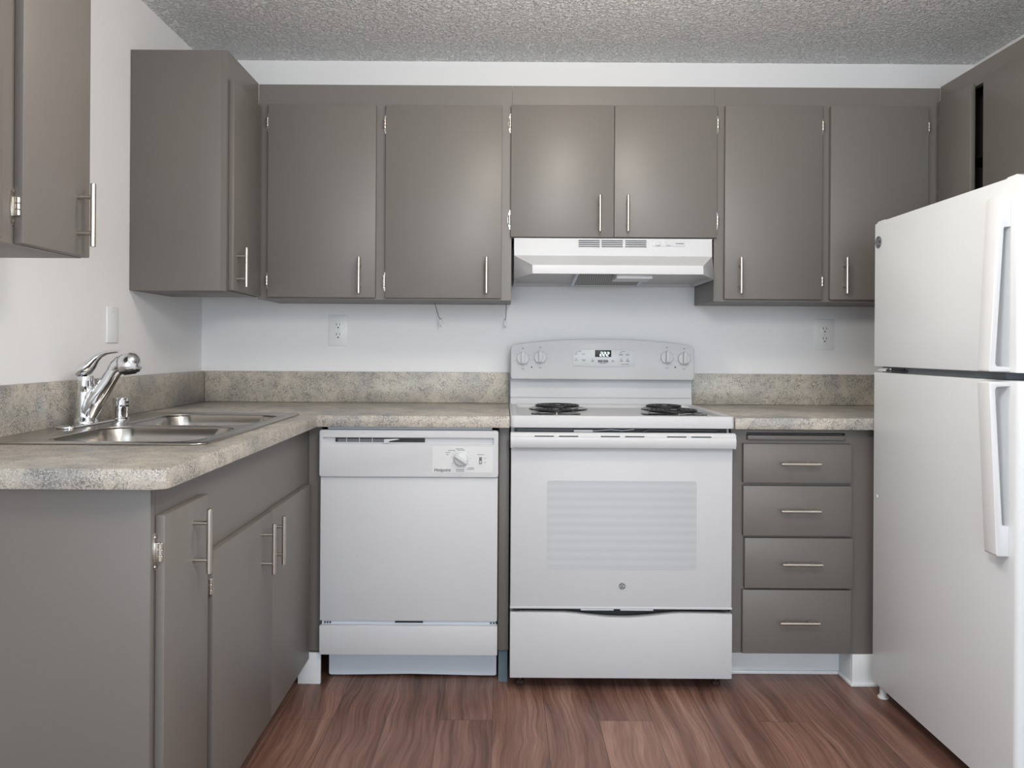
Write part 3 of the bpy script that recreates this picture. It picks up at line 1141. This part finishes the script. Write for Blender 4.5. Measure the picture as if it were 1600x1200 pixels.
mb = MB()
yo = 2.577
mb.box(.0246, .7686, yo, 2.607, .285, .868, W, .004)
od = build('oven_door', mb, c)
mb = MB()
mb.prism([(2.5585, .8715), (2.552, .868), (2.549, .862), (2.549, .8565), (2.546, .853), (2.5445, .848), (2.546, .832), (2.551, .8225), (2.557, .821),
          (2.5605, .826), (2.5605, .845), (2.577, .849), (2.5785, .8715)], .0235, .7710, W, 'yz', smooth=True)
mb.box(.022, .0305, 2.550, yo, .8205, .870, W, .003)
mb.box(.764, .7725, 2.550, yo, .8205, .870, W, .003)
build('handle', mb, od)
mb = MB()
for a, d in ((.102, .166), (.183, .247), (.3217, .3857), (.4028, .4668), (.5415, .606), (.6225, .6887)):
    mb = MB()
    mb.box(a, d, 2.5486, 2.552, .8590, .8625, M['black'])
    build('vent_slot', mb, od, 'black vent slot')
mb = MB()
mb.prism(rrect(.1465, .6485, .4115, .709, .008), yo - .0008, yo + .001, M['ovenglass'], 'xz')
build('window', mb, od, 'pale grey screened glass window')
mb = MB()
monogram(mb, .0105, face_xf(.400, yo - .0001, .3563, '-y'), M['badgelight'], M['inkdark'])
build('badge', mb, od, 'small round monogram badge')
mb = MB()
mb.box(.0236, .7696, 2.575, 2.607, .2790, .2862, W, .002)
for x in (.045, .745):
    mb.box(x - .012, x + .012, 2.58, 2.607, .272, .279, M['black'])
for x0, x1 in ((.262, .372), (.395, .505)):
    mb.box(x0, x1, 2.577, 2.606, .274, .279, M['galv'])
build('bottom_trim', mb, od)
mb = MB()
dip = []
for k in range(25):
    s = k / 24
    x = .20 + .40 * s
    dip.append((x, .2655 - .0165 * (math.sin(PI * s) ** 1.5)))
mb.prism([(.0245, .0455), (.7705, .0455), (.7705, .264)] + dip[::-1] + [(.0245, .2665)], 2.577, 2.606, W, 'xz', bev=.003)
build('storage_drawer', mb, c)
for x, y in ((.060, 2.645), (.734, 2.645), (.06, 3.13), (.734, 3.13)):
    mb = MB()
    mb.cyl((x, y, 0), (x, y, .014), .016, M['foot'], seg=8, bev=.002)
    mb.cyl((x, y, .014), (x, y, .045), .007, M['foot'], seg=10)
    mb.box(x - .016, x + .016, y - .012, y + .012, .034, .0452, M['galv'])
    build('leg', mb, c)

# ------------------------------------------------------------------ range hood
c = thing('range_hood', 'white under-cabinet range hood above the range', 'hood', (.409, 3.0, 1.41))
zt = 1.5695
v = [(.0345, 2.903, zt), (.783, 2.903, zt), (.0345, 2.900, 1.503), (.783, 2.900, 1.503),
     (.097, 2.700, 1.446), (.698, 2.700, 1.446), (.097, 2.698, 1.415), (.698, 2.698, 1.415),
     (.0345, 2.868, 1.413), (.783, 2.868, 1.413), (.0345, 3.215, zt), (.783, 3.215, zt), (.0345, 3.215, 1.411), (.783, 3.215, 1.411)]
f = [(0, 1, 3, 2), (2, 3, 5, 4), (4, 5, 7, 6), (2, 4, 6, 8), (5, 3, 9, 7), (0, 2, 8, 12, 10), (3, 1, 11, 13, 9), (0, 10, 11, 1), (10, 12, 13, 11)]
mb = MB()
mb.faces(v, f, W, fixn=True)
sh = build('shell', mb, c, smooth_angle=20)
md = sh.modifiers.new('thickness', 'SOLIDIFY')
md.thickness = .003
md.offset = -1
bv = sh.modifiers.new('rounded', 'BEVEL')
bv.width = .004
bv.segments = 2
bv.limit_method = 'ANGLE'
mb = MB()
mb.prism([(.040, 3.210), (.778, 3.210), (.778, 2.872), (.696, 2.706), (.100, 2.706), (.040, 2.872)], 1.4265, 1.4285, W, 'xy')
build('underside_pan', mb, c)
mb = MB()
for xs in ((.278, .3575), (.3652, .4447), (.4545, .534)):
    mb = MB()
    for k in range(4):
        z = 1.5385 + k * .0075
        mb.box(xs[0], xs[1], 2.8985, 2.903, z - .0013, z + .0013, M['inkdark'])
    build('vent_grille', mb, c, 'four dark vent slots')
mb = MB()
mb.box(.555, .680, 2.8993, 2.903, 1.5405, 1.5595, W, .0006)
mb.box(.6445, .674, 2.8990, 2.9005, 1.549, 1.5525, M['ink'])
cpn = build('switch_plate', mb, c)
for x in (.578, .617):
    mb = MB()
    mb.box(x - .0095, x + .0095, 2.8950, 2.899, 1.5425, 1.5575, W, .002)
    mb.box(x - .006, x + .006, 2.8925, 2.897, 1.543, 1.5495, W, .0015)
    build('rocker_switch', mb, c)
mb = MB()
tilt = Matrix.Translation((.394, 2.90, 1.4185)) @ Matrix.Rotation(-.115, 4, 'X')
mb.box(-.122, .122, -.095, .125, -.002, .002, M['filter'], xf=tilt)
for x in (-.133, .122):
    mb.box(x, x + .011, -.10, .13, -.004, .004, M['galv'], .001, xf=tilt)
mb.box(-.133, .133, .125, .131, -.004, .004, M['galv'], .001, xf=tilt)
build('grease_filter', mb, c, 'grey mesh filter in a pale frame')
mb = MB()
mb.box(.398, .528, 2.735, 2.86, 1.402, 1.4264, M['panelplastic'], .004)
build('lamp_cover', mb, c)

# ------------------------------------------------------------------ refrigerator
c = thing('refrigerator', 'white top-freezer refrigerator at the right edge facing the sink', 'refrigerator', (1.58, 2.21, 0))
FW = M['fridge']
mb = MB()
mb.box(1.325, 1.935, 1.866, 2.568, .045, 1.568, FW, .004)
build('body', mb, c)
mb = MB()
mb.box(1.312, 1.3245, 1.872, 2.56, .08, 1.566, M['gasket'])
mb.box(1.262, 1.312, 1.93, 2.56, 1.080, 1.099, M['gasket'])
build('door_gasket', mb, c, 'grey rubber door gasket')


def fdoor(name, z0, z1, step_top):
    mb = MB()
    a, d = 1.850, 2.5755
    if step_top:
        pts = [(a, z0), (d, z0), (d, z1 - .005), (d - .012, z1 - .003), (d - .022, z1 + .002), (d - .060, z1 + .0025), (d - .066, z1), (a + .052, z1), (a + .046, z1 + .003), (a + .012, z1 + .003), (a, z1 - .004)]
    else:
        pts = [(a, z0), (d, z0), (d, z1), (a, z1)]
    bm = bmesh.new()
    fc = bm.faces.new([bm.verts.new((1.24, p, q)) for p, q in pts])
    r = bmesh.ops.extrude_face_region(bm, geom=[fc])
    for vv in r['geom']:
        if isinstance(vv, bmesh.types.BMVert):
            vv.co.x = 1.3115
    bmesh.ops.recalc_face_normals(bm, faces=bm.faces[:])
    near_e = [e for e in bm.edges if all(abs(vv.co.x - 1.24) < 1e-6 and abs(vv.co.y - a) < 1e-6 for vv in e.verts)]
    bmesh.ops.bevel(bm, geom=near_e, offset=.016, segments=5, profile=.5, affect='EDGES')
    rest = [e for e in bm.edges if all(abs(vv.co.x - 1.24) < 1e-6 for vv in e.verts) and not all(vv.co.y < a + .02 for vv in e.verts)]
    bmesh.ops.bevel(bm, geom=rest, offset=.003, segments=2, profile=.5, affect='EDGES')
    mb.take(bm, FW)
    return build(name, mb, c)


fz = fdoor('freezer_door', 1.099, 1.5785, True)
fd = fdoor('refrigerator_door', .046, 1.079, False)
FH = M['handlewhite']


def fhandle(parent, zg, zb, s):
    """offset bar handle: slim arm at the door gap, bar leaning towards a block at its far end; s=+1 block above"""
    mb = MB()
    H = abs(zb - zg)
    P = lambda x, t: (x, zg + s * t)
    outl = [P(1.240, 0), P(1.190, 0), P(1.1885, .004), P(1.2085, H - .004), P(1.2115, H), P(1.240, H), P(1.240, H - .074), P(1.2235, H - .075),
            P(1.2225, H - .082), P(1.2035, .020), P(1.207, .013), P(1.240, .011)]
    if s < 0:
        outl.reverse()
    bm = bmesh.new()
    fc = bm.faces.new([bm.verts.new((x, 1.882, z)) for x, z in outl])
    r = bmesh.ops.extrude_face_region(bm, geom=[fc])
    for vv in r['geom']:
        if isinstance(vv, bmesh.types.BMVert):
            vv.co.y = 1.930
    bmesh.ops.recalc_face_normals(bm, faces=bm.faces[:])
    bmesh.ops.bevel(bm, geom=bm.edges[:], offset=.0016, segments=2, profile=.5, affect='EDGES')
    mb.take(bm, FH)
    return build('handle', mb, parent)


fhandle(fz, 1.1015, 1.531, 1)
fhandle(fd, 1.0765, .648, -1)
mb = MB()
monogram(mb, .0200, face_xf(1.2399, 2.548, 1.511, '-x'), M['badge'], M['ink'])
build('badge', mb, fz, 'round dark grey monogram badge')
mb = MB()
mb.lathe([(0, 0), (.006, 0), (.005, .002), (0, .003)], M['trim'], (1.2399, 2.549, .668), (-1, 0, 0), 14)
build('patch', mb, fd, 'small white touch-up spot')
mb = MB()
mb.box(1.250, 1.31, 2.520, 2.572, 1.083, 1.095, FH, .003)
mb.box(1.252, 1.30, 2.40, 2.520, 1.0845, 1.0895, M['black'], .001)
mb.cyl((1.258, 2.42, 1.083), (1.258, 2.42, 1.094), .006, M['black'], seg=12)
mb.cyl((1.258, 2.50, 1.083), (1.258, 2.50, 1.094), .004, M['nickel'], seg=12)
build('hinge', mb, c, 'white hinge cap and black hinge plate')
for x, y in ((1.262, 2.545), (1.335, 1.90), (1.90, 2.54), (1.90, 1.90)):
    mb = MB()
    mb.cyl((x, y, 0.0), (x, y, .008), .017, FH, seg=16, bev=.002)
    mb.cyl((x, y, .008), (x, y, .0465), .011, FH, seg=12)
    build('foot', mb, c)


# ------------------------------------------------------------------ outlets, wall plate, wires
def outlet(x, z, label):
    c = thing('wall_outlet', label, 'outlet', (x, YB, z), 'duplex outlets on the back wall')
    mb = MB()
    mb.box(x - .040, x + .040, YB - .0055, YB, z - .064, z + .064, M['plastic'], .002)
    mb.cyl((x, YB - .0052, z), (x, YB - .0068, z), .003, M['panelplastic'], seg=10)
    build('cover_plate', mb, c)
    for dz in (.0205, -.0205):
        mb = MB()
        pts = []
        for k in range(28):
            a = 2 * PI * k / 28
            pts.append((x + .0172 * math.cos(a), z + dz + max(-.0143, min(.0143, .0172 * math.sin(a)))))
        mb.prism(pts, YB - .0078, YB - .0054, M['plastic'], 'xz', bev=.0006)
        mb.box(x - .0078, x - .0053, YB - .0081, YB - .0075, z + dz + .0005, z + dz + .0095, M['black'])
        mb.box(x + .0055, x + .0078, YB - .0081, YB - .0075, z + dz + .0010, z + dz + .0090, M['black'])
        mb.cyl((x, YB - .0075, z + dz - .0075), (x, YB - .0081, z + dz - .0075), .0031, M['black'], seg=12)
        build('receptacle', mb, c)
    return c


outlet(-.695, 1.222, 'white duplex outlet on the back wall left of the range')
outlet(1.339, 1.217, 'white duplex outlet on the back wall beside the refrigerator')
mb = MB()
mb.box(XL, XL + .006, 2.440, 2.512, 1.1615, 1.2765, M['plastic'], .002)
for z in (1.176, 1.262):
    mb.cyl((XL + .0058, 2.476, z), (XL + .0072, 2.476, z), .003, M['panelplastic'], seg=10)
tag(build('wall_plate', mb), 'blank white plate on the left wall above the faucet', 'wall plate')

for pts, bead, lab in (
        ([(-.286, 3.150, 1.3345), (-.282, 3.150, 1.320), (-.276, 3.150, 1.300), (-.270, 3.150, 1.280), (-.2645, 3.150, 1.271)], (-.2625, 3.150, 1.257),
         'long dark wire with white bead dangling under the wall cabinet, toward the outlet'),
        ([(.0062, 3.150, 1.3345), (.0070, 3.150, 1.315), (.0060, 3.150, 1.295), (.0055, 3.150, 1.280), (.0030, 3.150, 1.271)], (.0020, 3.150, 1.255),
         'short thin wire with white bead hanging beside the range hood')):
    t = thing('hanging_wire', lab, 'wire', pts[0], 'wires hanging below the wall cabinet')
    mb = MB()
    mb.tube(pts, .0013, M['wire'], 8)
    mb.tube([(bead[0] - .004, bead[1], bead[2] + .012), (bead[0], bead[1], bead[2] + .0165), (bead[0] + .004, bead[1], bead[2] + .011)], .0012, M['wire'], 8)
    mb.tube([(bead[0], bead[1], bead[2] - .010), (bead[0] + .003, bead[1], bead[2] - .020)], .0008, M['wire'], 6)
    build('wire', mb, t)
    mb = MB()
    mb.lathe([(0, -.012), (.003, -.010), (.0048, -.002), (.0045, .006), (.0025, .012), (0, .013)], M['bead'], bead, (0, 0, 1), 14)
    build('bead', mb, t, 'white bead')
